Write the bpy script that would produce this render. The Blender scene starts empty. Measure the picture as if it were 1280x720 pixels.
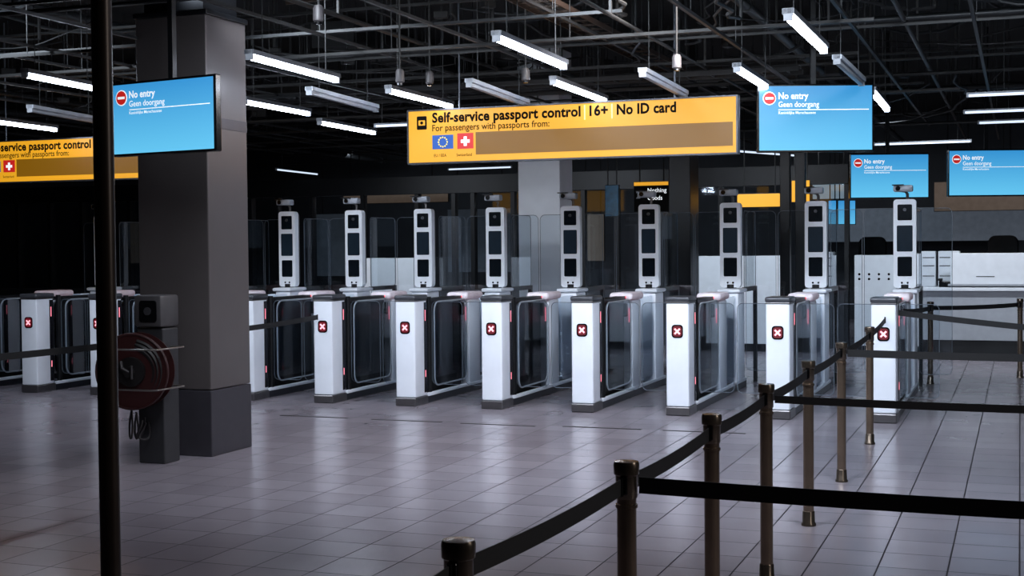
import bpy,bmesh,math,random
from mathutils import Vector,Matrix
random.seed(7)
R=math.radians
S=bpy.context.scene
C=S.collection
S.view_settings.view_transform='Standard'
F_=1700.0
# ---------------- camera
cd=bpy.data.cameras.new('camera'); cam=bpy.data.objects.new('camera',cd); C.objects.link(cam); S.camera=cam
cd.sensor_width=36; cd.lens=F_/1280*36; cd.clip_end=200; cd.clip_start=.05
CM=Matrix.Translation((0,0,1.6))@Matrix.Rotation(R(20.5),4,'Z')@Matrix.Rotation(R(90-1.685),4,'X')@Matrix.Rotation(R(-.5),4,'Z')
cam.matrix_world=CM
CP=Vector((0,0,1.6))
def ray(px,py): return CM.to_3x3()@Vector(((px-640)/F_,-(py-360)/F_,-1))
def atz(px,py,z): d=ray(px,py); return CP+d*((z-1.6)/d.z)
def aty(px,py,Y): d=ray(px,py); return CP+d*(Y/d.y)
def atd(px,py,t): return CP+ray(px,py)*t
# ---------------- materials
def lin(c): return tuple(((v/255)/12.92 if v/255<=.04045 else ((v/255+.055)/1.055)**2.4) for v in c)
def mat(name,c,rough=.5,metal=0,em=None,es=0,var=.12,scale=9,bump=0,spec=.5):
    m=bpy.data.materials.new(name); m.use_nodes=True; nt=m.node_tree; b=nt.nodes['Principled BSDF']
    c=lin(c)
    n=nt.nodes.new('ShaderNodeTexNoise'); n.inputs['Scale'].default_value=scale; n.inputs['Detail'].default_value=4
    tc=nt.nodes.new('ShaderNodeTexCoord'); nt.links.new(tc.outputs['Object'],n.inputs['Vector'])
    r=nt.nodes.new('ShaderNodeValToRGB'); r.color_ramp.elements[0].position=.3; r.color_ramp.elements[1].position=.7
    r.color_ramp.elements[0].color=(*[v*(1-var) for v in c],1); r.color_ramp.elements[1].color=(*[min(1,v*(1+var)) for v in c],1)
    nt.links.new(n.outputs['Fac'],r.inputs['Fac']); nt.links.new(r.outputs['Color'],b.inputs['Base Color'])
    b.inputs['Roughness'].default_value=rough; b.inputs['Metallic'].default_value=metal
    b.inputs['Specular IOR Level'].default_value=spec
    if em: b.inputs['Emission Color'].default_value=(*lin(em),1); b.inputs['Emission Strength'].default_value=es
    return m
def glassmat(name,tint,fac,rough=.03):
    m=bpy.data.materials.new(name); m.use_nodes=True; nt=m.node_tree; nt.nodes.clear()
    o=nt.nodes.new('ShaderNodeOutputMaterial'); mx=nt.nodes.new('ShaderNodeMixShader')
    t=nt.nodes.new('ShaderNodeBsdfTransparent'); t.inputs['Color'].default_value=(*tint,1)
    g=nt.nodes.new('ShaderNodeBsdfGlossy'); g.inputs['Roughness'].default_value=rough; g.inputs['Color'].default_value=(.9,.95,1,1)
    fr=nt.nodes.new('ShaderNodeFresnel'); fr.inputs['IOR'].default_value=1.45
    ad=nt.nodes.new('ShaderNodeMath'); ad.operation='ADD'; ad.inputs[1].default_value=fac; ad.use_clamp=True
    nt.links.new(fr.outputs[0],ad.inputs[0]); nt.links.new(ad.outputs[0],mx.inputs[0])
    nt.links.new(t.outputs[0],mx.inputs[1]); nt.links.new(g.outputs[0],mx.inputs[2]); nt.links.new(mx.outputs[0],o.inputs[0])
    return m
M={}
M['white']=mat('gate_white',(234,240,250),.28,var=.04,scale=4)
M['offwhite']=mat('tower_white',(240,246,254),.35,var=.02)
M['cap']=mat('cap_dark',(74,76,82),.28,.3)
M['black']=mat('black_gloss',(10,11,13),.15)
M['dark']=mat('dark_frame',(20,22,26),.4,.4)
M['steel']=mat('brushed_steel',(120,118,120),.3,.9)
M['plinth']=mat('plinth_metal',(56,59,66),.35,.6)
M['glass']=glassmat('clear_glass',(.88,.93,.96),.035)
M['smoke']=glassmat('lane_glass',(.80,.85,.89),-.02,.02)
M['xpink']=mat('cross_pink',(255,190,200),.5,em=(255,178,190),es=1.0)
M['xred']=mat('sign_dark_red',(60,8,18),.5,em=(128,10,30),es=.55)
M['pink']=mat('pink_led',(255,150,165),.5,em=(255,130,148),es=1.2)
M['sidepanel']=mat('side_panel_dark',(26,26,32),.2)
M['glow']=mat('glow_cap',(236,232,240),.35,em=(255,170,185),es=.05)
M['redglint']=mat('red_glint',(255,80,90),.4,em=(255,70,85),es=1.8)
M['window']=mat('tower_window',(16,22,28),.12)
M['window2']=mat('tower_screen_dim',(26,35,44),.15,em=(30,46,60),es=.15)
M['bronze']=mat('bronze_post',(142,125,109),.25,.8,var=.12)
M['bronzecap']=mat('bronze_head',(108,98,88),.25,.82)
M['belt']=mat('black_belt',(15,16,19),.7,scale=60)
M['pillar']=mat('pillar_cladding',(80,75,75),.3,var=.06,scale=3)
M['pillarlow']=mat('pillar_plinth',(60,58,64),.3,.2,var=.08)
M['darkpole']=mat('foreground_pole',(56,47,42),.35,.5)
M['ceil']=mat('ceiling_black',(5,6,7),.95)
M['wall']=mat('wall_dark',(46,49,55),.8,var=.2,scale=2)
M['pipe']=mat('pipe_dark',(15,17,19),.6,.1)
M['pipe2']=mat('pipe_grey',(30,33,36),.55,.2)
M['copper']=mat('ladder_coppery',(54,42,35),.5,.3)
M['housing']=mat('lamp_housing',(150,156,164),.5)
M['tube']=mat('lamp_tube',(255,255,255),.5,em=(226,236,255),es=40)
M['fartube']=mat('far_lamp_tube',(200,210,220),.5,em=(200,215,235),es=1.3)
M['off']=mat('unlit_tube',(170,177,187),.45)
M['arm']=mat('arm_grey',(92,97,105),.4,.2)
M['edge']=mat('glass_edge',(96,106,118),.3,.2)
M['yellow']=mat('sign_yellow',(150,100,14),.5,em=(250,178,36),es=.72,var=.02)
M['amber']=mat('sign_amber',(70,48,4),.5,em=(160,108,6),es=.5,var=.08,scale=2)
M['rim']=mat('sign_rim',(70,72,78),.35,.6)
M['ink']=mat('black_ink',(8,7,6),.8,spec=.1)
M['flagblue']=mat('flag_blue',(16,50,110),.5,em=(24,84,170),es=.75)
M['flagstar']=mat('flag_star',(250,220,40),.5,em=(250,220,40),es=.8)
M['flagred']=mat('flag_red',(150,24,24),.5,em=(205,35,30),es=.7)
M['litwhite']=mat('lit_white',(220,220,220),.5,em=(245,250,255),es=.8)
M['softyellow']=mat('divider_yellow',(200,170,90),.5,em=(255,228,150),es=.8)
M['hosered']=mat('hose_reel_red',(44,13,13),.45)
M['hose']=mat('hose_black',(13,10,11),.5)
M['chrome']=mat('chrome_bar',(150,146,142),.3,.9)
M['grey']=mat('cabinet_grey',(44,44,47),.5)
M['boxgrey']=mat('control_box_grey',(66,64,66),.45)
M['cable']=mat('cable_dark',(38,34,36),.5)
M['counter']=mat('counter_white',(216,220,227),.4,var=.04)
M['counterlow']=mat('counter_grey',(150,154,162),.5,var=.06)
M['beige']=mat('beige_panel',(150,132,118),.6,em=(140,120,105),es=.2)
M['farwall']=mat('far_wall_grey',(118,124,134),.6,em=(70,78,88),es=.22)  # faint emission stands in for light falling on the far wall
M['colwhite']=mat('column_white',(240,243,250),.5,var=.05,scale=3)
M['poster']=mat('poster_teal',(24,60,84),.4,em=(30,80,110),es=.18,var=.6,scale=14)
M['strip']=mat('floor_slot',(30,28,31),.6)
M['lightpanel']=mat('far_light_panel',(150,165,175),.5,em=(140,160,175),es=.5)
def screenmat():
    m=mat('screen_blue',(20,70,110),.25); nt=m.node_tree; b=nt.nodes['Principled BSDF']
    tc=nt.nodes.new('ShaderNodeTexCoord'); sx=nt.nodes.new('ShaderNodeSeparateXYZ'); r=nt.nodes.new('ShaderNodeValToRGB')
    nt.links.new(tc.outputs['Generated'],sx.inputs[0]); nt.links.new(sx.outputs['Z'],r.inputs[0])
    r.color_ramp.elements[0].color=(*lin((104,204,248)),1); r.color_ramp.elements[1].color=(*lin((54,150,216)),1)
    nt.links.new(r.outputs[0],b.inputs['Emission Color']); b.inputs['Emission Strength'].default_value=.92
    for l in list(nt.links):
        if l.to_socket==b.inputs['Base Color']: nt.links.remove(l)
    b.inputs['Base Color'].default_value=(.02,.05,.08,1)
    return m
M['screen']=screenmat()
def floormat():
    m=bpy.data.materials.new('floor_tiles'); m.use_nodes=True; nt=m.node_tree; b=nt.nodes['Principled BSDF']
    tc=nt.nodes.new('ShaderNodeTexCoord'); bk=nt.nodes.new('ShaderNodeTexBrick')
    bk.offset=0; bk.squash=1
    bk.inputs['Scale'].default_value=1; bk.inputs['Brick Width'].default_value=.33; bk.inputs['Row Height'].default_value=.33
    bk.inputs['Mortar Size'].default_value=.005; bk.inputs['Mortar Smooth'].default_value=.2; bk.inputs['Bias'].default_value=0
    bk.inputs['Color1'].default_value=(*lin((149,142,150)),1); bk.inputs['Color2'].default_value=(*lin((138,131,139)),1)
    bk.inputs['Mortar'].default_value=(*lin((52,49,54)),1)
    nt.links.new(tc.outputs['Object'],bk.inputs['Vector'])
    n=nt.nodes.new('ShaderNodeTexNoise'); n.inputs['Scale'].default_value=.7; n.inputs['Detail'].default_value=6
    nt.links.new(tc.outputs['Object'],n.inputs['Vector'])
    mp=nt.nodes.new('ShaderNodeMapRange'); mp.inputs[3].default_value=.84; mp.inputs[4].default_value=1.1
    nt.links.new(n.outputs['Fac'],mp.inputs[0])
    mx=nt.nodes.new('ShaderNodeMix'); mx.data_type='RGBA'; mx.blend_type='MULTIPLY'; mx.inputs[0].default_value=1
    nt.links.new(bk.outputs['Color'],mx.inputs[6]); nt.links.new(mp.outputs[0],mx.inputs[7])
    nt.links.new(mx.outputs[2],b.inputs['Base Color'])
    m2=nt.nodes.new('ShaderNodeMapRange'); m2.inputs[3].default_value=.17; m2.inputs[4].default_value=.30
    n2=nt.nodes.new('ShaderNodeTexNoise'); n2.inputs['Scale'].default_value=3; n2.inputs['Detail'].default_value=5
    nt.links.new(tc.outputs['Object'],n2.inputs['Vector']); nt.links.new(n2.outputs['Fac'],m2.inputs[0])
    ml=nt.nodes.new('ShaderNodeMath'); ml.operation='MULTIPLY_ADD'; ml.inputs[1].default_value=.4
    nt.links.new(bk.outputs['Fac'],ml.inputs[0]); nt.links.new(m2.outputs[0],ml.inputs[2]); nt.links.new(ml.outputs[0],b.inputs['Roughness'])
    sp=nt.nodes.new('ShaderNodeMath'); sp.operation='MULTIPLY_ADD'; sp.inputs[1].default_value=-.8; sp.inputs[2].default_value=.9
    nt.links.new(bk.outputs['Fac'],sp.inputs[0]); nt.links.new(sp.outputs[0],b.inputs['Specular IOR Level'])
    bp=nt.nodes.new('ShaderNodeBump'); bp.inputs['Strength'].default_value=.3; bp.inputs['Distance'].default_value=.002; bp.invert=True
    nt.links.new(bk.outputs['Fac'],bp.inputs['Height']); nt.links.new(bp.outputs['Normal'],b.inputs['Normal'])
    return m
M['floor']=floormat()
# ---------------- mesh helpers
def NB(): return bmesh.new()
def bx(bm,x0,x1,y0,y1,z0,z1):
    v=[bm.verts.new((x,y,z)) for x in (x0,x1) for y in (y0,y1) for z in (z0,z1)]
    for f in ((0,1,3,2),(4,6,7,5),(0,4,5,1),(2,3,7,6),(0,2,6,4),(1,5,7,3)): bm.faces.new([v[i] for i in f])
    return bm
def box(x0,x1,y0,y1,z0,z1): return bx(NB(),x0,x1,y0,y1,z0,z1)
def cyl(bm,p,q,r,r2=None,n=16):
    p=Vector(p);q=Vector(q);d=(q-p).normalized(); a=Vector((0,0,1)) if abs(d.z)<.9 else Vector((1,0,0))
    u=d.cross(a).normalized(); w=d.cross(u); r2=r if r2 is None else r2
    A=[bm.verts.new(p+(u*math.cos(2*math.pi*i/n)+w*math.sin(2*math.pi*i/n))*r) for i in range(n)]
    B=[bm.verts.new(q+(u*math.cos(2*math.pi*i/n)+w*math.sin(2*math.pi*i/n))*r2) for i in range(n)]
    for i in range(n): bm.faces.new((A[i],A[(i+1)%n],B[(i+1)%n],B[i]))
    bm.faces.new(A[::-1]); bm.faces.new(B); return bm
def lathe(bm,prof,n=24,c=(0,0)):
    rings=[[bm.verts.new((c[0]+r*math.cos(2*math.pi*i/n),c[1]+r*math.sin(2*math.pi*i/n),z)) for i in range(n)] for r,z in prof]
    for a,b in zip(rings,rings[1:]):
        for i in range(n): bm.faces.new((a[i],a[(i+1)%n],b[(i+1)%n],b[i]))
    bm.faces.new(rings[0][::-1]); bm.faces.new(rings[-1]); return bm
def tube(bm,pts,r,closed=False,n=8):
    pts=[Vector(p) for p in pts]; N=len(pts); rings=[]; ref=None
    for i in range(N):
        if closed: t=pts[(i+1)%N]-pts[i-1]
        else: t=pts[min(i+1,N-1)]-pts[max(i-1,0)]
        t.normalize()
        if ref is None: ref=Vector((0,0,1)) if abs(t.z)<.8 else Vector((1,0,0))
        u=(ref-t*ref.dot(t)).normalized(); ref=u; w=t.cross(u)
        rings.append([bm.verts.new(pts[i]+(u*math.cos(2*math.pi*k/n)+w*math.sin(2*math.pi*k/n))*r) for k in range(n)])
    for i in range(N if closed else N-1):
        a=rings[i];b=rings[(i+1)%N]
        for k in range(n): bm.faces.new((a[k],a[(k+1)%n],b[(k+1)%n],b[k]))
    if not closed: bm.faces.new(rings[0][::-1]); bm.faces.new(rings[-1])
    return bm
def rr(w,h,r,n=5):
    out=[]
    for cx,cz,a0 in ((w/2-r,h/2-r,0),(-w/2+r,h/2-r,90),(-w/2+r,-h/2+r,180),(w/2-r,-h/2+r,270)):
        for k in range(n+1):
            a=R(a0+90*k/n); out.append((cx+r*math.cos(a),cz+r*math.sin(a)))
    return out
def plate(bm,pts2,mapf,t):
    A=[bm.verts.new(mapf(u,v,0)) for u,v in pts2]
    if t==0: bm.faces.new(A); return bm
    B=[bm.verts.new(mapf(u,v,t)) for u,v in pts2]; n=len(A)
    for i in range(n): bm.faces.new((A[i],A[(i+1)%n],B[(i+1)%n],B[i]))
    bm.faces.new(A[::-1]); bm.faces.new(B); return bm
def platexz(x,y,z,w,h,r,t): return plate(NB(),rr(w,h,r),lambda u,v,d:(x+u,y-d,z+v),t)
def obj(name,bm,m,parent=None,bev=0,smooth=False,loc=None,seg=2):
    bmesh.ops.recalc_face_normals(bm,faces=bm.faces[:])
    if bev: bmesh.ops.bevel(bm,geom=bm.edges[:],offset=bev,segments=seg,affect='EDGES',profile=.5)
    me=bpy.data.meshes.new(name); bm.to_mesh(me); bm.free(); me.materials.append(M[m] if isinstance(m,str) else m)
    if smooth:
        for p in me.polygons: p.use_smooth=True
        try: me.set_sharp_from_angle(angle=R(40))
        except Exception: pass
    o=bpy.data.objects.new(name,me); C.objects.link(o)
    if parent: o.parent=parent
    if loc is not None: o.location=loc
    return o
def tag(o,label,cat,group=None):
    o['label']=label;o['category']=cat
    if group:o['group']=group
    return o
def thing(name,label,cat,loc=(0,0,0),rz=0,group=None):
    o=bpy.data.objects.new(name,None); o.empty_display_size=.1; C.objects.link(o); o.location=loc; o.rotation_euler=(0,0,rz)
    return tag(o,label,cat,group)
def struct(name,bm,m): o=obj(name,bm,m); o['kind']='structure'; return o
def dup(root,loc,rz,label):
    r=root.copy();C.objects.link(r);r.location=loc;r.rotation_euler=(0,0,rz);r['label']=label
    for ch in list(root.children):
        c=ch.copy();C.objects.link(c);c.parent=r
        for g in ch.children:
            d=g.copy();C.objects.link(d);d.parent=c
    return r
def text(name,body,m,parent,x0,y,zb,cap,width=None,off=.012):
    cu=bpy.data.curves.new('t','FONT'); cu.body=body; cu.size=1; cu.offset=off; cu.resolution_u=3; cu.space_character=1.0+off*1.2
    o=bpy.data.objects.new('t',cu); C.objects.link(o); bpy.context.view_layer.update()
    dg=bpy.context.evaluated_depsgraph_get(); me=bpy.data.meshes.new_from_object(o.evaluated_get(dg))
    bpy.data.objects.remove(o)
    xs=[v.co.x for v in me.vertices]; a,b=min(xs),max(xs)
    sz=cap/.70; sx=(width/(b-a)) if width else sz
    for v in me.vertices: v.co=Vector((x0+(v.co.x-a)*sx,y,zb+v.co.y*sz))
    me.materials.clear(); me.materials.append(M[m]); me.name=name
    n=bpy.data.objects.new(name,me); C.objects.link(n); n.parent=parent; return n
CZ=4.3
# ---------------- room
struct('floor',box(-20,8,-3,30,-.1,0),'floor')
struct('ceiling',box(-20,8,-3,30,CZ,CZ+.1),'ceil')
struct('wall_back',box(-20,8,30,30.1,0,CZ),'wall')
struct('wall_left',box(-20.1,-20,-3,30,0,CZ),'wall')
struct('wall_right',box(8,8.1,-3,30,0,CZ),'wall')
struct('wall_front',box(-20,8,-3.1,-3,0,CZ),'wall')
# ---------------- gates
def sbox(s,a,b,y0,y1,z0,z1): return box(min(s*a,s*b),max(s*a,s*b),y0,y1,z0,z1)
def make_gate():
    t=thing('passport_gate','','gate',group='automatic passport gates in a row')
    obj('plinth',box(-.105,.105,.29,2.9,0,.07),'plinth',t,.008)
    for s in (1,-1): obj('lower_rail',sbox(s,.075,.112,.31,2.88,.07,.105),'white',t,.008,True)
    obj('kick_plate',box(-.115,.115,-.008,.31,0,.085),'steel',t,.01)
    obj('front_pedestal',box(-.11,.11,0,.29,.085,1.07),'white',t,.016,True,seg=3)
    obj('pedestal_collar',box(-.113,.113,-.004,.294,1.062,1.078),'steel',t,.004)
    obj('pedestal_cap',box(-.118,.118,-.015,.31,1.078,1.128),'cap',t,.018,True,seg=3)
    sp=obj('sign_panel',platexz(0,0,.80,.108,.125,.030,.006),'black',t)
    obj('red_field',platexz(0,-.006,.80,.086,.100,.026,.002),'xred',sp)
    cr=NB(); out=[]
    for k in range(4):
        for (u_,v_) in ((.036,-.0085),(.036,.0085),(.0085,.0085)):
            ang=R(k*90+45); out.append((u_*math.cos(ang)-v_*math.sin(ang),u_*math.sin(ang)+v_*math.cos(ang)))
    plate(cr,out,lambda u,v,d:(u,-.0082-d,.80+v),.002)
    obj('cross',cr,'xpink',sp)
    for s in (1,-1):
        obj('side_recess',sbox(s,.109,.115,.22,.285,.12,1.05),'sidepanel',t)
        obj('light_strip',sbox(s,.115,.118,.235,.245,.86,.97),'pink',t)
        obj('light_strip',sbox(s,.115,.118,.235,.245,.28,.35),'pink',t)
        obj('door_post',cyl(NB(),(s*.075,.42,.10),(s*.075,.42,1.10),.028),'dark',t,smooth=True)
        lf=obj('door_leaf',plate(NB(),rr(.34,.86,.05),lambda u,v,d:(s*.285+u,.42,.62+v),0),'smoke',t)
        obj('leaf_edge',tube(NB(),[(s*.285+u,.42,.62+v) for u,v in rr(.34,.86,.05)],.003,True,6),'edge',lf)
        g=obj('side_glass',plate(NB(),rr(.90,.88,.10),lambda u,v,d:(s*.09,.98+u,.60+v),0),'smoke',t)
        obj('glass_frame',tube(NB(),[(s*.09,.98+u,.60+v) for u,v in rr(.90,.88,.10)],.009,True,8),'off' ,g,smooth=True)
        obj('rear_glass',plate(NB(),rr(.62,.9,.05),lambda u,v,d:(s*.08,2.12+u,.60+v),0),'smoke',t)
        td=obj('tall_door_leaf',plate(NB(),rr(.34,1.8,.06),lambda u,v,d:(s*.29+u,2.80,1.09+v),0),'glass',t)
        obj('leaf_edge',tube(NB(),[(s*.29+u,2.80,1.09+v) for u,v in rr(.34,1.8,.06)],.003,True,6),'edge',td)
    obj('core_panel',box(-.012,.012,.50,1.44,.07,1.04),'dark',t)
    obj('top_rail',box(-.055,.055,.30,1.37,1.04,1.08),'dark',t,.008)
    obj('middle_pedestal',box(-.105,.105,1.46,1.80,.07,1.035),'white',t,.02,True)
    gc=obj('glow_cap',box(-.13,.13,1.36,1.84,1.035,1.115),'glow',t,.036,True,seg=4)
    obj('red_light',box(-.06,.06,1.354,1.36,1.06,1.075),'redglint',gc)
    obj('light_strip',box(.062,.070,1.452,1.46,.80,.95),'pink',t)
    obj('card_reader',box(-.05,.05,1.42,1.47,.86,1.0),'black',t,.008)
    obj('rear_pedestal',box(-.105,.105,2.44,2.80,.07,1.08),'white',t,.018,True)
    obj('rear_cap',box(-.13,.13,2.40,2.84,1.08,1.125),'white',t,.02,True)
    tw=obj('tower',plate(NB(),rr(.235,.95,.035),lambda u,v,d:(-.015+u,2.68-d,1.61+v),.09),'offwhite',t)
    obj('tower_rear_shell',plate(NB(),rr(.20,.90,.035),lambda u,v,d:(-.015+u,2.74-d,1.61+v),.06),'cap',tw)
    for z,h,mm_,ww in ((1.945,.17,'window',.150),(1.665,.28,'window2',.164),(1.365,.21,'window',.150)):
        obj('window',platexz(-.015,2.59,z,ww,h,.012,.004),mm_,tw)
    obj('lens_dot',cyl(NB(),(-.015,2.586,1.975),(-.015,2.578,1.975),.018,n=14),'cap',tw)
    for dx in (-.045,.015):
        obj('speaker_hole',cyl(NB(),(dx,2.59,1.19),(dx,2.585,1.19),.011,n=12),'window',tw)
    obj('tower_foot',cyl(NB(),(-.015,2.635,1.12),(-.015,2.635,1.17),.06),'dark',t)
    ca=obj('camera_arm',tube(NB(),[(.01,2.635,2.07),(.01,2.635,2.14),(-.01,2.63,2.17),(-.07,2.61,2.18)],.016),'steel',t,smooth=True)
    obj('camera_head',box(-.13,.07,2.53,2.64,2.165,2.235),'off',ca,.015,True)
    obj('camera_lens',cyl(NB(),(-.08,2.53,2.20),(-.08,2.515,2.20),.025),'black',ca)
    obj('camera_hood',box(-.14,-.02,2.50,2.55,2.232,2.242),'dark',ca)
    sg=obj('tall_side_glass',plate(NB(),rr(.72,.88,.05),lambda u,v,d:(.09,3.20+u,1.56+v),0),'glass',t)
    obj('glass_edge',tube(NB(),[(.09,3.20+u,1.56+v) for u,v in rr(.72,.88,.05)],.004,True,6),'edge',sg)
    obj('glass_clamp',box(.07,.11,2.82,3.56,1.08,1.13),'dark',t)
    obj('glass_leg',box(.07,.11,3.50,3.56,0,1.08),'dark',t)
    return t
gl=['rightmost white passport gate, where the row ends beside the belt barriers',
'second white passport gate from the right end of the row',
'third white passport gate from the right, under the right end of the yellow sign',
'fourth white passport gate from the right end of the row',
'fifth white passport gate from the right, standing in front of the pale column',
'sixth white passport gate from the right, below the left half of the long yellow sign',
'seventh white passport gate from the right, where the left belt barrier ends',
'white passport gate just peeking out right of the big pillar',
'white passport gate mostly hidden behind the big pillar',
'white passport gate seen between the thin dark pole and the pillar',
'white passport gate just left of the thin dark pole',
'leftmost white passport gate, cut off by the photo edge']
g0=make_gate()
for i,l in enumerate(gl):
    loc=(-1.146-.942*i,12.55,0)
    if i==0: g0.location=loc; g0['label']=l
    else: dup(g0,loc,0,l)
for i,px in enumerate((392,508,622,752,880)):
    p=atz(px,(521,526,531,535,540)[i],0)
    tag(obj('floor_slot',box(-.36,.36,-.014,.014,0,.003),'strip',loc=(p.x,p.y,0)),['thin dark slot in floor tiles, leftmost of the five before the gates','second thin dark floor slot from the left before the gates','third thin dark floor slot from the left, in the middle','fourth thin dark floor slot from the left before the gates','fifth and rightmost thin dark floor slot, close to the belt barriers'][i],'floor slot','slots in the floor before the gates')
# ---------------- barrier posts
def make_post():
    t=thing('barrier_post','','barrier post',group='belt barrier posts')
    obj('foot_sleeve',lathe(NB(),[(.042,0),(.042,.012),(.036,.02),(.034,.08),(.031,.085)]),'bronzecap',t,smooth=True)
    obj('pole',cyl(NB(),(0,0,.075),(0,0,.85),.030,n=24),'bronze',t,smooth=True)
    obj('belt_head',lathe(NB(),[(.031,.83),(.034,.835),(.034,.90),(.039,.905),(.040,.935),(.037,.944),(.012,.947)]),'bronzecap',t,smooth=True)
    obj('collar_ring',lathe(NB(),[(.031,.80),(.0345,.802),(.0345,.812),(.031,.814)]),'bronze',t,smooth=True)
    obj('belt_cassette',box(-.012,.012,-.043,.043,.845,.90),'black',t,.004)
    return t
PX=-1.13
posts=[(-1.185,2.81,'nearest barrier post, only its head showing at the bottom edge'),
(PX,4.01,'second nearest barrier post, with a belt going off to the right edge'),
(PX,5.24,'third nearest barrier post in the receding belt line'),
(PX,6.46,'fourth nearest barrier post in the receding belt line'),
(PX,7.83,'fifth barrier post from the front, its foot on the tiles fully visible'),
(PX,9.36,'sixth barrier post from the front in the receding belt line'),
(PX,11.2,'farthest barrier post of the receding line, before the rightmost gate'),
]
p=atz(1163,480,0); q=atz(1275,472,0)
posts+= [(p.x,p.y,'far barrier post just right of the rightmost gate'),(q.x,q.y,'far barrier post at the right edge in front of the desk'),
(-6.72,7.0,'barrier post of the left belt, out past the left edge'),(-6.72,10.3,'barrier post of the left belt, hidden behind the pillar'),
(1.1,4.01,'barrier post holding the right end of the nearest cross belt'),(1.35,6.46,'barrier post holding the right end of the middle cross belt'),
(1.9,9.36,'barrier post holding the right end of the far cross belt'),(.75,11.6,'barrier post holding the belt that comes from the rightmost gate')]
p0=make_post()
for i,(x,y,l) in enumerate(posts):
    if i==0: p0.location=(x,y,0);p0['label']=l
    else: dup(p0,(x,y,0),0,l)
def belt(a,b,label,sag=.012,z0=.872,z1=.872,hw=.025):
    a=Vector((a[0],a[1],z0));b=Vector((b[0],b[1],z1)); d=(b-a).normalized(); a=a+d*.04; b=b-d*.04
    bm=NB(); n=14; L=[]
    for i in range(n+1):
        t=i/n; c=a.lerp(b,t)-Vector((0,0,sag*4*t*(1-t)))
        L.append([bm.verts.new(c+Vector((0,0,s*hw))+Vector((-d.y,d.x,0))*k) for s,k in ((1,.0015),(1,-.0015),(-1,-.0015),(-1,.0015))])
    for A,B in zip(L,L[1:]):
        for k in range(4): bm.faces.new((A[k],A[(k+1)%4],B[(k+1)%4],B[k]))
    bm.faces.new(L[0]);bm.faces.new(L[-1][::-1])
    o=obj('barrier_belt',bm,'belt'); tag(o,label,'barrier belt','black belts between barrier posts')
    c=NB(); cyl(c,b-d*.012+Vector((0,0,-hw-.003)),b-d*.012+Vector((0,0,hw+.003)),.007,n=10); obj('belt_clip',c,'black',o)
bl=['black belt between the two nearest barrier posts','black belt between second and third nearest posts','black belt between third and fourth nearest posts','black belt between fourth and fifth nearest posts','black belt between fifth and sixth posts of the receding line','black belt between the two farthest posts of the receding line']
for i in range(6): belt(posts[i],posts[i+1],bl[i])
belt((PX-.06,1.5),posts[0],'black belt entering from the bottom edge to the nearest post')
belt(posts[6],(PX,12.58),'black belt from the farthest post of the line to the rightmost gate',z1=.93)
belt(posts[1],posts[11],'wide black belt running to the right edge from the second nearest post')
belt(posts[3],posts[12],'black belt running to the right edge from the fourth nearest post',hw=.018)
belt(posts[5],posts[13],'black belt running to the right edge from the sixth post')
belt(posts[7],posts[8],'black belt between the two far posts before the white desk')
belt((-1.06,12.66),posts[14],'black belt leaving the rightmost gate towards the right edge',z0=.99)
belt((-1.00,12.82),posts[7],'short black belt between rightmost gate and the far post',z0=.99)
belt(posts[8],(q.x+2.2,q.y-.3),'black belt leaving past the right edge from the far post')
belt(posts[9],posts[10],'black belt at the left edge passing behind the thin dark pole')
belt(posts[10],(-6.84,12.56),'black belt emerging right of the pillar to the white gate',z1=.90)
# ---------------- pillar
t=thing('pillar','broad square dark grey clad pillar left of centre','pillar',(-6.19,9.31,0))
obj('cladding',box(-.32,.32,-.29,.29,.52,3.42),'pillar',t,.008)
obj('base_cladding',box(-.325,.325,-.295,.295,0,.515),'pillarlow',t,.008)
obj('seam_band',box(-.322,.322,-.292,.292,2.55,2.64),'pillarlow',t,.004)
obj('top_collar',box(-.335,.335,-.305,.305,3.42,3.46),'dark',t,.006)
obj('concrete_core',box(-.27,.27,-.24,.24,3.46,CZ),'dark',t)
P=atd(135,500,3.9)
t=thing('ceiling_pole','thin dark metal pole from floor to ceiling near the left edge','pole',(P.x,P.y,0))
obj('shaft',cyl(NB(),(0,0,.01),(0,0,CZ-.01),.029,n=32),'darkpole',t,smooth=True)
obj('floor_flange',cyl(NB(),(0,0,0),(0,0,.012),.07,n=32),'darkpole',t)
obj('ceiling_flange',cyl(NB(),(0,0,CZ-.012),(0,0,CZ),.07,n=32),'darkpole',t)
# ---------------- hose reel station
P=atz(188,580,0)
t=thing('fire_hose_reel','dark red fire hose reel on a grey stand before the pillar','fire hose reel',(P.x,P.y+.1,0))
obj('stand',box(-.115,.115,-.08,.12,0,1.02),'grey',t,.01)
cb=obj('control_box',box(-.12,.12,-.11,.13,1.03,1.27),'boxgrey',t,.02,True)
obj('box_front',platexz(0.01,-.11,1.15,.15,.16,.02,.008),'black',cb)
obj('box_dial',cyl(NB(),(.01,-.118,1.15),(.01,-.128,1.15),.03),'grey',cb)
ax=Vector((math.sin(R(12)),-math.cos(R(12)),0)); c=Vector((-.045,-.20,.71)); RD=.285
u=Vector((0,0,1)); w=ax.cross(u)
fl=NB(); cyl(fl,c+ax*.055,c+ax*.07,RD,n=48); obj('front_flange',fl,'hosered',t)
fl=NB(); tube(fl,[c+ax*.07+(u*math.cos(2*math.pi*j/48)+w*math.sin(2*math.pi*j/48))*(RD-.008) for j in range(48)],.010,True,8); obj('flange_rim',fl,'hosered',t,smooth=True)
fl=NB(); cyl(fl,c-ax*.06,c-ax*.05,RD,n=48); obj('rear_flange',fl,'hosered',t)
cb=NB(); pts=[]
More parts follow.
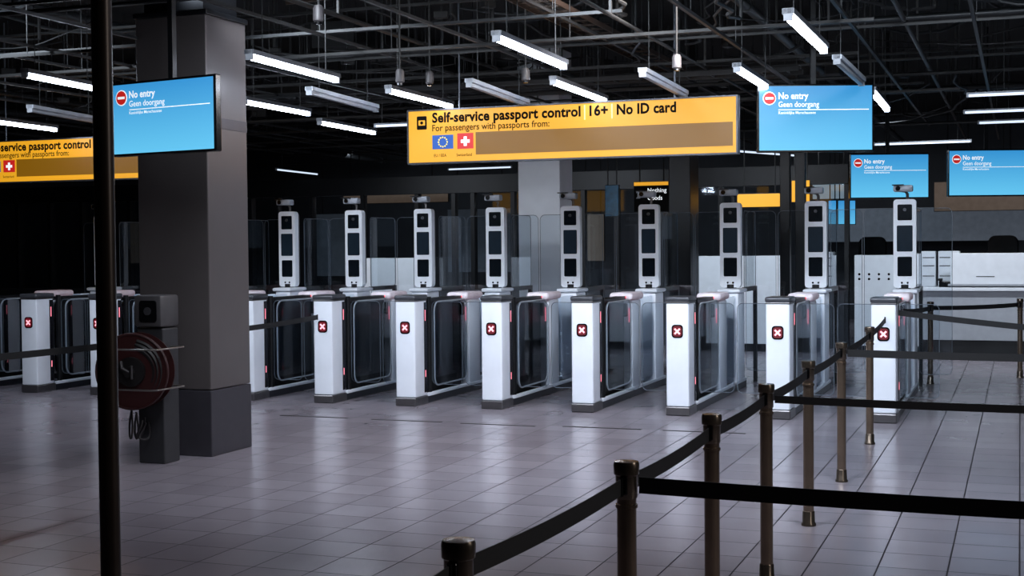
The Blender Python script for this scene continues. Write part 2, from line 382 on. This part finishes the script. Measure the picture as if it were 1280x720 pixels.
for j in range(32*9):
    f=j/32; r_=.17+.030*(f//3); pts.append(c+ax*(-.032+.033*(f%3))+(u*math.cos(2*math.pi*f)+w*math.sin(2*math.pi*f))*r_)
tube(cb,pts,.016,False,6)
obj('hose_coil',cb,'hose',t,smooth=True)
hb=lathe(NB(),[(.05,-.08),(.05,.05),(.11,.07),(.11,.10),(.04,.105),(.04,.13)],24)
q4=Vector((0,0,1)).rotation_difference(ax).to_matrix().to_4x4()
bmesh.ops.transform(hb,matrix=Matrix.Translation(c)@q4,verts=hb.verts[:])
obj('hub',hb,'hose',t,smooth=True)
vb=NB(); tube(vb,[c+ax*.12,c+ax*.13+w*.05+u*.03,c+ax*.12+w*.06+u*.08],.014); obj('valve',vb,'cable',t,smooth=True)
vb=NB(); cyl(vb,c+ax*.14-u*.05-w*.03,c+ax*.14+u*.05-w*.03,.010); obj('valve_lever',vb,'steel',t,smooth=True)
for z in (.88,.585):
    obj('guard_bar',tube(NB(),[(-.26,.02,z),(-.26,-.34,z),(-.24,-.37,z),(.20,-.37,z),(.24,-.34,z),(.24,0.,z),(.1,.02,z)],.007),'chrome',t,smooth=True)
for k in range(4):
    hb=NB(); x=-.15+.04*k; pts=[]
    for j in range(15):
        a=j/14; pts.append((x+.03*math.sin(a*6+k),-.12-.03*math.sin(a*5+k*2),.40-.18*math.sin(a*math.pi)-.02*k+.03*math.cos(a*7+k)))
    tube(hb,pts,.008,False,6); obj('loose_cable',hb,'cable',t,smooth=True)
# ---------------- yellow signs
def ysign(X0,Y,z0,z1,label):
    W=3.222; H=z1-z0
    t=thing('hanging_sign',label,'sign',(X0,Y,z0),group='yellow hanging direction signs')
    obj('panel',box(0,W,-.05,.05,0,H),'yellow',t,.004)
    fr=NB(); bx(fr,-.012,W+.012,-.057,.057,H,H+.014); bx(fr,-.012,W+.012,-.057,.057,-.014,0); bx(fr,-.014,0,-.057,.057,0,H); bx(fr,W,W+.014,-.057,.057,0,H)
    obj('frame',fr,'rim',t)
    y=-.0525
    sx=lambda px: aty(px,160,12.2).x+5.608
    obj('dark_band',box(sx(597),W-.03,-.053,-.05,H*.12,H*.55),'amber',t)
    text('text',"Self-service passport control",'ink',t,sx(543),y,H*.77,.092,sx(728)-sx(543),off=.036)
    text('text',"16+",'ink',t,sx(739),y,H*.77,.092,sx(762)-sx(739),off=.036)
    text('text',"No ID card",'ink',t,sx(773),y,H*.77,.092,sx(847)-sx(773),off=.036)
    for px in (733,767): obj('divider',box(sx(px)-.006,sx(px)+.006,-.053,-.05,H*.70,H*.97),'softyellow',t)
    text('text',"For passengers with passports from:",'ink',t,sx(543),y,H*.60,.062,sx(689)-sx(543),off=.010)
    ic=obj('passport_icon',platexz(sx(530),-.05,H*.77,.105,.13,.010,.002),'ink',t)
    bmx=NB(); plate(bmx,rr(.07,.05,.005),lambda u,v,d:(sx(530)+u,-.0525-d,H*.77+v),.0008); obj('icon_page',bmx,'yellow',ic)
    bmx=NB(); cyl(bmx,(sx(530),-.053,H*.77),(sx(530),-.0545,H*.77),.016); obj('icon_emblem',bmx,'ink',ic)
    eu=obj('flag_panel',box(sx(543),sx(569),-.052,-.05,H*.25,H*.52),'flagblue',t)
    cx=(sx(543)+sx(569))/2; cz=H*.385
    for k in range(12):
        a=2*math.pi*k/12; px_,pz_=cx+.046*math.cos(a),cz+.046*math.sin(a)
        pts=[]
        for j in range(10):
            b_=math.pi/2+math.pi*j/5; rr_=.010 if j%2==0 else .0045
            pts.append((px_+rr_*math.cos(b_),pz_+rr_*math.sin(b_)))
        obj('star',plate(NB(),pts,lambda u,v,d:(u,-.0525-d,v),.0005),'flagstar',eu)
    ch=obj('flag_panel',box(sx(574),sx(594),-.052,-.05,H*.24,H*.54),'flagred',t); cx=(sx(574)+sx(594))/2
    o_=.015;p_=.045
    obj('cross',plate(NB(),[(o_,-o_),(p_,-o_),(p_,o_),(o_,o_),(o_,p_),(-o_,p_),(-o_,o_),(-p_,o_),(-p_,-o_),(-o_,-o_),(-o_,-p_),(o_,-p_)],lambda u,v,d:(cx+u,-.052-d,cz+v),.0015),'litwhite',ch)
    text('text',"EU / EEA",'ink',t,sx(545),y,H*.10,.028,.13,off=.004)
    text('text',"Switzerland",'ink',t,sx(573),y,H*.10,.028,.16,off=.004)
    for x in (.52,2.65): obj('hanging_rod',cyl(NB(),(x,0,H),(x,0,CZ-z0),.009,n=8),'arm',t)
ysign(-5.608,12.2,2.44,2.94,'long yellow hanging passport control sign above the middle gates')
ysign(-11.74,13.0,2.43,2.90,'yellow hanging passport control sign at left, cut by the photo edge')
# ---------------- screens
def screen(cx,cy,depth,w,h,rz,label):
    P=atd(cx,cy,depth)
    t=thing('information_screen',label,'screen',(P.x,P.y,P.z),R(rz),'blue no entry screens')
    obj('casing',box(-w/2-.018,w/2+.018,0,.06,-h/2-.018,h/2+.018),'black',t,.008)
    obj('display',box(-w/2,w/2,-.004,.0,-h/2,h/2),'screen',t)
    X=lambda f:-w/2+f*w
    Z=lambda f:h/2-f*h
    y=-.0065
    sg=obj('no_entry_symbol',cyl(NB(),(X(.09),-.004,Z(.19)),(X(.09),-.007,Z(.19)),w*.058,n=32),'litwhite',t)
    obj('red_disc',cyl(NB(),(X(.09),-.007,Z(.19)),(X(.09),-.0085,Z(.19)),w*.051,n=32),'flagred',sg)
    obj('white_bar',box(X(.09)-w*.036,X(.09)+w*.036,-.0095,-.0085,Z(.19)-w*.009,Z(.19)+w*.009),'litwhite',sg)
    text('text',"No entry",'litwhite',t,X(.17),y,Z(.20),h*.10,w*.265,off=.024)
    text('text',"Geen doorgang",'litwhite',t,X(.17),y,Z(.325),h*.085,w*.36,off=.006)
    obj('divider',box(X(.17),X(.97),-.006,-.004,Z(.376),Z(.364)),'litwhite',t)
    text('text',"Koninklijke Marechaussee",'litwhite',t,X(.17),y,Z(.435),h*.042,w*.33,off=.008)
    obj('mount',box(-.09,.09,.06,.09,-.1,.1),'dark',t)
    up=CZ-P.z
    obj('hanging_rod',box(-.022,.022,.085,.125,-.08,up),'dark',t)
screen(203,145.5,9.6,.97,.495,20.5-31,'blue no entry screen hanging in front of the big pillar')
screen(1019.5,147.5,12,.995,.565,20.5,'blue no entry screen right of the yellow sign, biggest on the right')
screen(1112,220,17.3,.98,.54,20.5,'small blue no entry screen above the rightmost gate')
screen(1236,216,16.9,.98,.55,20.5,'small blue no entry screen at the right edge of the photo')
# ---------------- ceiling lamps
def lamp(a,b,lit,label,z=3.0,w=.044):
    A=atz(a[0],a[1],z)
    if isinstance(b,(int,float)): Bp=A+Vector((b,0,0))
    else: Bp=atz(b[0],b[1],z)
    d=Bp-A; L=d.length; c=(A+Bp)/2
    t=thing('fluorescent_lamp',label,'ceiling lamp',(c.x,c.y,z),math.atan2(d.y,d.x),'fluorescent ceiling lamps')
    h=NB(); bx(h,-L/2,L/2,-w*.85,w*.85,.014,.014+w*.8); obj('housing',h,'off' if lit==0 else 'arm',t,.002)
    obj('tube',box(-L/2+.02,L/2-.02,-w*.5,w*.5,-w*.5,.014),{0:'housing',1:'tube',2:'fartube'}[lit],t,w*.2,True)
    for s in (-1,1): obj('end_cap',box(min(s*L/2,s*(L/2-.02)),max(s*L/2,s*(L/2-.02)),-w*.62,w*.62,-w*.6,.014+w*.8),'housing',t)
    for s in (-1,1): obj('hanging_chain',cyl(NB(),(s*L*.36,0,.014+w*.8),(s*L*.36,0,CZ-z),.004,n=6),'pipe2',t)
for l in [((30,93),(121,111),1,'lit lamp near the left edge beside the thin dark pole'),
((-20,150),(70,162),1,'lit lamp cut by the left edge above the yellow sign'),
((37,137),(122,152),0,'unlit grey lamp left of the thin dark pole'),
((311,70),(421,100),1,'long lit lamp just right of the pillar top'),
((305,127),(386,142),1,'lit lamp right of the pillar, the lower one'),
((386,115),(470,137),0,'unlit grey lamp between pillar and yellow sign'),
((399,153),(468,166),1,'small lit lamp left of the long yellow sign'),
((485,113),(564,133),1,'lit lamp just above the left end of the long yellow sign'),
((586,105),(658,131),0,'unlit grey lamp above the middle of the yellow sign'),
((620,47),(705,83),1,'bright lit lamp highest above the long yellow sign'),
((691,102),(756,126),1,'lit lamp directly above the yellow sign centre'),
((803,92),(856,120),0,'unlit grey lamp above the right part of the yellow sign'),
((985,20),(1030,63),1,'bright lit lamp at the top above the right blue screen'),
((921,86),(962,112),1,'lit lamp between yellow sign and the right blue screen'),
((1046,76),(1077,104),0,'unlit grey lamp above the right blue screen'),
((1090,115),(1109,137),1,'short lit lamp at the right side of the large blue screen'),
]: lamp(*l)
for l in [((1208,120),2.4,2,'far crosswise lit lamp at right, upper of three'),
((1204,141),2.4,2,'far crosswise lit lamp at right, middle of three'),
((1222,154),2.4,2,'far crosswise lit lamp at right, lower of three'),
((1092,181),1.3,2,'far lit lamp between the two small blue screens'),
((468,158),.7,2,'small crosswise lit lamp beside the left end of the yellow sign'),
((345,212),(397,218),2,'dim far lamp low between pillar and first tower'),
((560,212),(640,209),2,'far lamp just under the left half of the yellow sign'),
((880,186),(1000,195),2,'far lamp under the right end of the yellow sign'),
]: lamp(*l,w=.022)
# ---------------- ceiling services
def pipe(x0,y0,x1,y1,z,r,m,label):
    t=thing('ceiling_pipe',label,'pipe',(x0,y0,z),group='pipes under the black ceiling')
    d=Vector((x1-x0,y1-y0,0)); obj('pipe_run',cyl(NB(),(0,0,0),d,r,n=12),m,t,smooth=True)
    n=max(2,int(d.length/3))
    for k in range(n):
        q_=d*((k+.5)/n); obj('bracket',box(q_.x-.01,q_.x+.01,q_.y-.01,q_.y+.01,0,CZ-z),'pipe',t)
    for k in range(n+1):
        q_=d*(k/n)*.98+d*.01; dn=d.normalized(); obj('coupling',cyl(NB(),q_-dn*.04,q_+dn*.04,r*1.25,n=12),m,t)
ordn=['first','second','third','fourth','fifth','sixth','seventh','eighth','ninth','tenth','eleventh','twelfth']
for i,(x,z,r) in enumerate([(-13.5,3.6,.05),(-10.8,3.4,.02),(-8.9,3.95,.06),(-5.2,3.5,.02),(-4.4,3.95,.05),(-2.9,3.35,.015),(-2.2,3.65,.045),(-.9,3.45,.02),(.3,3.6,.04)]):
    pipe(x,5,x,28,z,r,'pipe' if i%2 else 'pipe2',f'dark ceiling pipe running away from the viewer, {ordn[i]} from the left')
for i,(y,z,r) in enumerate([(7.4,3.85,.025),(8.8,3.5,.018),(10.2,4.05,.05),(11.6,3.45,.015),(13.2,3.7,.04),(15,3.4,.02),(17.5,3.5,.04),(20,3.3,.02)]):
    pipe(-18,y,6,y,z,r,'pipe2' if i%3==0 else 'pipe',f'dark ceiling pipe crossing left to right, {ordn[i]} from the front')
def channel(x0,y0,L,rz,z,m):
    t=thing('channel_bar','thin dark metal channel bar hung under the black ceiling','channel bar',(x0,y0,z),R(rz),'thin channel bars of the ceiling grid')
    obj('bar',box(0,L,-.014,.014,-.012,.012),m,t)
    n=int(L/1.6)
    for j in range(n): obj('drop_rod',cyl(NB(),(L*(j+.5)/n,0,.012),(L*(j+.5)/n,0,CZ-z),.004,n=6),'pipe2',t)
for i in range(17):
    channel(-15+i*1.06+random.uniform(-.2,.2),6.5+random.uniform(0,2),12+random.uniform(0,6),90,3.22+.25*random.random(),'pipe2' if i%4==0 else 'pipe')
for i in range(30):
    x0=random.uniform(-15,-8); channel(x0,7.3+i*.55,random.uniform(6,12),0,3.25+.6*random.random(),'pipe2' if i%4==1 else 'pipe')
for i in range(150):
    x=random.uniform(-12,1.5);y=random.uniform(7.0,19);z=random.uniform(3.4,4.0);a=random.uniform(0,math.pi*2);L=random.uniform(.6,2.6);dp=random.uniform(.04,.22)
    if abs(x+6.19)<1.6 and abs(y-9.3)<1.6: y+=3.4
    pts=[(x+math.cos(a)*L*(k/10-.5)+.04*math.sin(k*1.7+i),y+math.sin(a)*L*(k/10-.5),z-dp*4*(k/10)*(1-k/10)) for k in range(11)]
    pts=[(pts[0][0],pts[0][1],CZ)]+pts+[(pts[-1][0],pts[-1][1],CZ)]
    tag(obj('ceiling_cable',tube(NB(),pts,random.choice((.005,.008,.012,.016)),False,6),random.choice(('pipe','pipe2','belt')),smooth=True),'thin dark cable looping down from the black ceiling','cable','loose cables under the ceiling')
for i in range(44):
    x=random.uniform(-11.5,1.0);y=random.uniform(9.5,18);z=random.uniform(3.35,3.8)
    if abs(x+6.19)<1.2 and abs(y-9.3)<1.2: y+=3
    s=random.uniform(.04,.10)
    t=thing('junction_box','small dark box on a rod among the pipes under the black ceiling','junction box',(x,y,z),random.uniform(0,1.5),'small dark boxes under the ceiling')
    obj('case',box(-s,s,-s*.6,s*.6,-s*.5,s*.5),'pipe',t,.008)
    obj('hanging_rod',cyl(NB(),(0,0,s*.5),(0,0,CZ-z),.006,n=6),'pipe2',t)
def ladder(x0,y0,L,rz,z,m,label,w=.3):
    t=thing('cable_ladder',label,'cable tray',(x0,y0,z),R(rz),'cable ladders under the ceiling')
    for s in (-1,1): obj('side_rail',box(0,L,s*w/2-.006,s*w/2+.006,-.022,.022),m,t)
    n=int(L/.25)
    for j in range(n): obj('rung',box(.12+j*.25-.008,.12+j*.25+.008,-w/2+.006,w/2-.006,-.008,.008),m,t)
    for j in range(3): obj('cable',tube(NB(),[(L*q_/14,-.09+.08*j+.02*math.sin(q_*2+j),.026) for q_ in range(15)],.016,False,6),'belt',t)
    for j in range(3): obj('hanging_rod',cyl(NB(),(L*(j+.5)/3,w/2+.02,-.02),(L*(j+.5)/3,w/2+.02,CZ-z),.006,n=6),'pipe2',t)
ladder(-3.6,8.6,7,90,3.55,'copper','coppery cable ladder above the long yellow sign')
ladder(-6.0,10.3,5.5,-8,3.75,'copper','coppery cable ladder crossing at the top centre')
ladder(-11.5,8.5,10,90,3.5,'pipe2','dark cable ladder at the left above the yellow sign')
ladder(-1.60,8.0,5,90,3.85,'pipe2','grey cable ladder above the right blue screen')
ladder(-9,13.4,7,0,3.3,'pipe2','dark cable ladder crossing behind the lamps')
def duct(x0,y0,L,rz,z,w,h,label):
    t=thing('air_duct',label,'air duct',(x0,y0,z),R(rz),'air ducts under the ceiling')
    obj('duct_body',box(0,L,-w/2,w/2,0,h),'pipe',t,.01)
    for j in range(int(L/1.5)+1): obj('flange',box(j*1.5-.015,j*1.5+.015,-w/2-.02,w/2+.02,-.02,h+.02),'pipe2' if j%3==0 else 'pipe',t)
    for j in range(2): obj('hanger',box(L*(j+.5)/2-.01,L*(j+.5)/2+.01,-.01,.01,h,CZ-z),'pipe',t)
duct(-7.4,14,14,90,3.95,.5,.25,'dark air duct running away left of centre')
duct(.9,12,12,90,3.9,.5,.3,'dark air duct at the right running away')
duct(-3.0,8.4,4.2,0,3.97,.6,.28,'short dark air duct crossing at the top right')
duct(-16,16.6,14,0,3.62,.4,.25,'dark air duct crossing far over the gates')
for i,(px,py,D,l) in enumerate([(500,96,11,'small grey ceiling device left of the sign, above a lit lamp'),(537,98,12,'small grey ceiling device second from left above the sign'),(657,94,11.5,'small grey ceiling device above the sign centre'),(846,78,10.5,'small grey ceiling device above the right end of the sign'),(398,18,9,'small grey ceiling device at the top edge right of the pillar')]):
    P=atd(px,py,D)
    t=thing('ceiling_device',l,'ceiling device',P,group='small devices hanging from the ceiling')
    obj('housing',lathe(NB(),[(.025,-.05),(.036,-.04),(.036,.04),(.025,.06)],16),'boxgrey',t,smooth=True)
    obj('lens',cyl(NB(),(0,0,-.065),(0,0,-.048),.022),'black',t)
    obj('hanging_rod',cyl(NB(),(0,0,.06),(0,0,CZ-P.z),.008,n=8),'pipe',t)
# ---------------- background
t=thing('column','pale square column standing behind the gates at centre','column',(-6.14,17.78,0))
obj('shaft',box(-.3,.3,-.28,.28,.12,CZ),'colwhite',t,.01); obj('base',box(-.32,.32,-.3,.3,0,.12),'dark',t,.01)
a=aty(835,300,17.5);b=aty(862,300,17.5)
t=thing('column','black square column behind the gates right of centre','column',((a.x+b.x)/2,17.8,0))
w=(b.x-a.x)/2
obj('shaft',box(-w,w,-.25,.25,.1,CZ),'dark',t,.01); obj('base',box(-w-.02,w+.02,-.27,.27,0,.1),'black',t,.01)
def counter(px0,px1,Y,z1,label,dots=False,low='counterlow'):
    a=aty(px0,340,Y).x;b=aty(px1,340,Y).x; c=(a+b)/2;w=(b-a)/2
    t=thing('counter',label,'counter',(c,Y,0),group='white counters behind the gates')
    obj('base',box(-w+.02,w-.02,.05,.7,0,.12),'dark',t)
    obj('front_panel',box(-w,w,0,.05,.12,z1),'counter',t,.006)
    obj('side_panel',box(-w,-w+.04,.05,.75,.12,z1),'counter',t); obj('side_panel',box(w-.04,w,.05,.75,.12,z1),'counter',t)
    obj('worktop',box(-w+.04,w-.04,.05,.75,.9,.94),low,t)
    if dots:
        n=int(2*w/.14)
        for j in range(n):
            for z in (1.1,1.17): obj('dot',cyl(NB(),(-w+.07+j*.14,0,z),(-w+.07+j*.14,-.004,z),.018,n=10),'ink',t)
    return t
counter(455,517,20.5,1.45,'white counter seen between second and third towers')
counter(868,975,20.5,1.45,'white counter behind the gates right of the black column')
counter(1068,1148,20.5,1.45,'white counter with a row of black dots behind the rightmost gate',True)
a=aty(1152,400,20.5).x
t=thing('reception_desk','wide white reception desk at the right edge','desk',(a,20.5,0))
obj('base',box(.05,3.9,.06,.8,0,.22),'dark',t)
obj('front_panel',box(0,4,0,.05,.22,.93),'counterlow',t,.006)
obj('worktop',box(-.03,4,-.08,.85,.93,.98),'counter',t,.008)
fx=aty(1188,340,20.5).x-a
m_=NB(); bx(m_,fx,fx+1.12,-.02,.02,.985,1.47); obj('raised_screen',m_,'counter',t,.008)
obj('screen_ledge',box(fx-.03,fx+1.15,-.09,.05,1.0,1.03),'counterlow',t,.005)
obj('hatch_line',box(fx+.35,fx+.6,-.024,-.02,1.13,1.14),'ink',t)
obj('side_panel',box(0,.05,.05,.8,.22,.93),'counter',t)
for i,(p0_,p1_) in enumerate(((1152,1170),(1173,1200))):
    A=aty(p0_,318,20.9).x;B=aty(p1_,318,20.9).x
    t=thing('document_tray',['small white tray stack on the desk, left one','wider white tray stack on the desk, right one'][i],'tray',((A+B)/2,20.95,.98)); w=(B-A)/2
    obj('body',box(-w,w,-.12,.12,0,.52),'counter',t,.01)
    for z in (.15,.3,.42): obj('drawer_gap',box(-w+.02,w-.02,-.124,-.12,z,z+.012),'dark',t)
A=aty(1181,330,20.4)
t=thing('desk_telephone','small black device on the white desk between the tray stacks and the raised screen','telephone',(A.x,20.62,.98))
obj('body',box(-.09,.09,-.07,.07,0,.09),'black',t,.012); obj('handset',box(-.10,-.04,-.09,.09,.09,.13),'dark',t,.012)
def office_chair(px,py,Y,label):
    P=aty(px,py,Y)
    t=thing('office_chair',label,'chair',(P.x,Y,0),R(160),'office chairs behind the counters')
    b=NB()
    for j in range(5):
        a_=2*math.pi*j/5; cyl(b,(0,0,.09),(.28*math.cos(a_),.28*math.sin(a_),.06),.02,n=8)
    obj('star_base',b,'dark',t)
    for j in range(5):
        a_=2*math.pi*j/5; obj('caster',cyl(NB(),(.28*math.cos(a_)-.015,.28*math.sin(a_),.03),(.28*math.cos(a_)+.015,.28*math.sin(a_),.03),.03,n=12),'black',t)
    obj('gas_lift',cyl(NB(),(0,0,.09),(0,0,.62),.025),'steel',t)
    obj('seat',box(-.25,.25,-.24,.24,.62,.70),'black',t,.03,True)
    obj('backrest',plate(NB(),rr(.46,.62,.12),lambda u,v,d:(u,.24+d,1.42+v),.06),'black',t)
    obj('back_stem',box(-.03,.03,.20,.25,.66,1.2),'dark',t)
    for s in (-1,1): obj('armrest',box(s*.27-.025,s*.27+.025,-.15,.15,.88,.91),'black',t,.01)
    for s in (-1,1): obj('armrest_post',box(s*.27-.012,s*.27+.012,-.02,.02,.66,.88),'dark',t)
office_chair(1100,305,22.8,'black office chair behind the white counter with dots')
office_chair(1262,305,22.8,'black office chair behind the white desk at the right edge')
a=aty(-30,300,21.5).x;b=aty(1060,300,21.5).x
t=thing('booth_front','long dark glazed office front behind the gates','glazed partition',(a,21.6,0))
obj('header',box(0,b-a,-.1,.1,2.55,2.85),'dark',t)
obj('sill',box(0,b-a,-.08,.08,0,.9),'wall',t)
for px in (-20,20,60,100,160,230,312,345,388,452,520,566,590,640,728,770,832,900,978,1003,1058):
    x=aty(px,300,21.5).x-a; obj('mullion',box(x-.035,x+.035,-.07,.07,.9,2.55),'dark',t)
obj('glazing',plate(NB(),[(0,.9),(b-a,.9),(b-a,2.55),(0,2.55)],lambda u,v,d:(u,0,v),0),'glass',t)
def flat(name,px0,py0,px1,py1,Y,m,label,cat,rod=False,frame='dark'):
    A=aty(px0,py0,Y);B=aty(px1,py1,Y); w=(B.x-A.x)/2;h=(A.z-B.z)/2
    t=thing(name,label,cat,((A.x+B.x)/2,Y,(A.z+B.z)/2))
    obj('face',box(-w,w,-.02,0,-h,h),m,t); obj('backing',box(-w-.01,w+.01,0,.05,-h-.01,h+.01),frame,t,.004)
    if rod:
        for s in (-.7,.7): obj('hanging_rod',cyl(NB(),(s*w,.02,h),(s*w,.02,CZ-t.location.z),.01,n=6),'pipe',t)
    return t,w,h
t,w,h=flat('notice_board',793,228,836,264,18.2,'ink','black customs notice with white words and yellow top','sign',True)
obj('yellow_header',box(-w,w,-.024,-.02,h*.76,h),'yellow',t)
text('text','2','counterlow',t,-w*.88,-.0225,-h*.1,.10,.06,off=.01)
text('text','Nothing','litwhite',t,-w*.2,-.0225,h*.30,.058,w*1.1,off=.008)
text('text','Goods','litwhite',t,-w*.2,-.0225,-h*.22,.058,w*.85,off=.008)
flat('poster',757,232,773,270,18.6,'poster','narrow teal poster left of the black customs notice','poster',True)
flat('far_sign',922,243,977,258,19.9,'yellow','far yellow hanging sign behind the third gate tower','sign',True)
flat('far_sign',990,226,1012,252,19.4,'yellow','small square yellow sign by the dark posts','sign',True)
for i,px in enumerate((1036,1048,1060)):
    flat('far_monitor',px,251,px+9,280,23,'screen',['narrow blue far monitor, left of three','narrow blue far monitor, middle of three','narrow blue far monitor, right of three'][i],'monitor',True)
flat('light_panel',1016,222,1062,248,26,'lightpanel','pale grey lit panel far behind the second gate tower','panel',True)
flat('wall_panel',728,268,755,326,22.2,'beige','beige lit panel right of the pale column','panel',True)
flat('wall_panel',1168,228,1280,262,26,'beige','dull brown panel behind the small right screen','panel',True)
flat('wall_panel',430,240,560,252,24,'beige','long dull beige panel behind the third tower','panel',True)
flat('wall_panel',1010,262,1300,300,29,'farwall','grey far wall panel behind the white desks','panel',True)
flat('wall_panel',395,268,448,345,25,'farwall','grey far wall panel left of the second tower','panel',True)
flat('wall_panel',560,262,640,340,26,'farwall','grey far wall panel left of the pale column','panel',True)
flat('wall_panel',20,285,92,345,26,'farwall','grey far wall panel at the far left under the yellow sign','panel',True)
for i,px in enumerate((982,1001)):
    A=aty(px,300,16.9)
    t=thing('dark_post',['tall black post left of the second gate tower','second tall black post, close to the second gate tower'][i],'post',(A.x,16.9,0))
    obj('shaft',box(-.06,.06,-.06,.06,.02,CZ-.02),'dark',t,.006); obj('foot_plate',box(-.1,.1,-.1,.1,0,.02),'steel',t); obj('head_plate',box(-.1,.1,-.1,.1,CZ-.02,CZ),'steel',t)
# ---------------- lighting
def area(x,y,z,sx,sy,p,c,rx=0,rz=0,sp=180):
    l=bpy.data.lights.new('fill_light','AREA'); l.shape='RECTANGLE'; l.size=sx;l.size_y=sy;l.energy=p;l.color=c; l.spread=R(sp)  # added fill light, no fixture modelled for it
    o=bpy.data.objects.new('fill_light',l);C.objects.link(o);o.location=(x,y,z);o.rotation_euler=(R(rx),0,R(rz))
area(-1,5.0,3.3,.4,1.6,18,(.92,.9,1))  # added fill over the near floor, as is the next one
area(-4.5,5.0,3.4,.4,1.6,11,(.95,.88,.95))
for x in (-4.2,-2,0): area(x,6.8,3.5,.3,1.5,46,(.82,.89,1),50,0,120)  # added fill above the view, tilted at the gate fronts
for x in (-8.4,-5.6,-3.0,-.4): area(x,9.0,3.75,1.0,.3,26,(.82,.9,1),62,0,80)  # added fill above the view to brighten the towers
area(-9.4,8.2,3.5,.3,1.5,26,(.80,.88,1),50,0,120)  # added fill towards the left gates
area(-2.5,10.2,3.5,.3,1.5,34,(1,.90,.86),50,80,120)  # added warm fill aimed at the right face of the pillar
area(3.0,4.5,2.9,.5,2.4,26,(1,.94,.88),62,90,140)  # added side fill for highlights on the posts and pillar
for x in (-10,-7,-4,-1,2): area(x,18.6,3.2,1.5,.2,42,(.85,.92,1),25,0,140)  # added fill to brighten the counters
for x in (-13,-8,-3,2): area(x,26,3.6,1.5,.3,26,(.85,.92,1),30,0,150)  # added fill to lift the far end of the hall
w=bpy.data.worlds.new('world'); S.world=w; w.use_nodes=True
w.node_tree.nodes['Background'].inputs[0].default_value=(.25,.38,.6,1); w.node_tree.nodes['Background'].inputs[1].default_value=.05
print('done',len(bpy.data.objects))
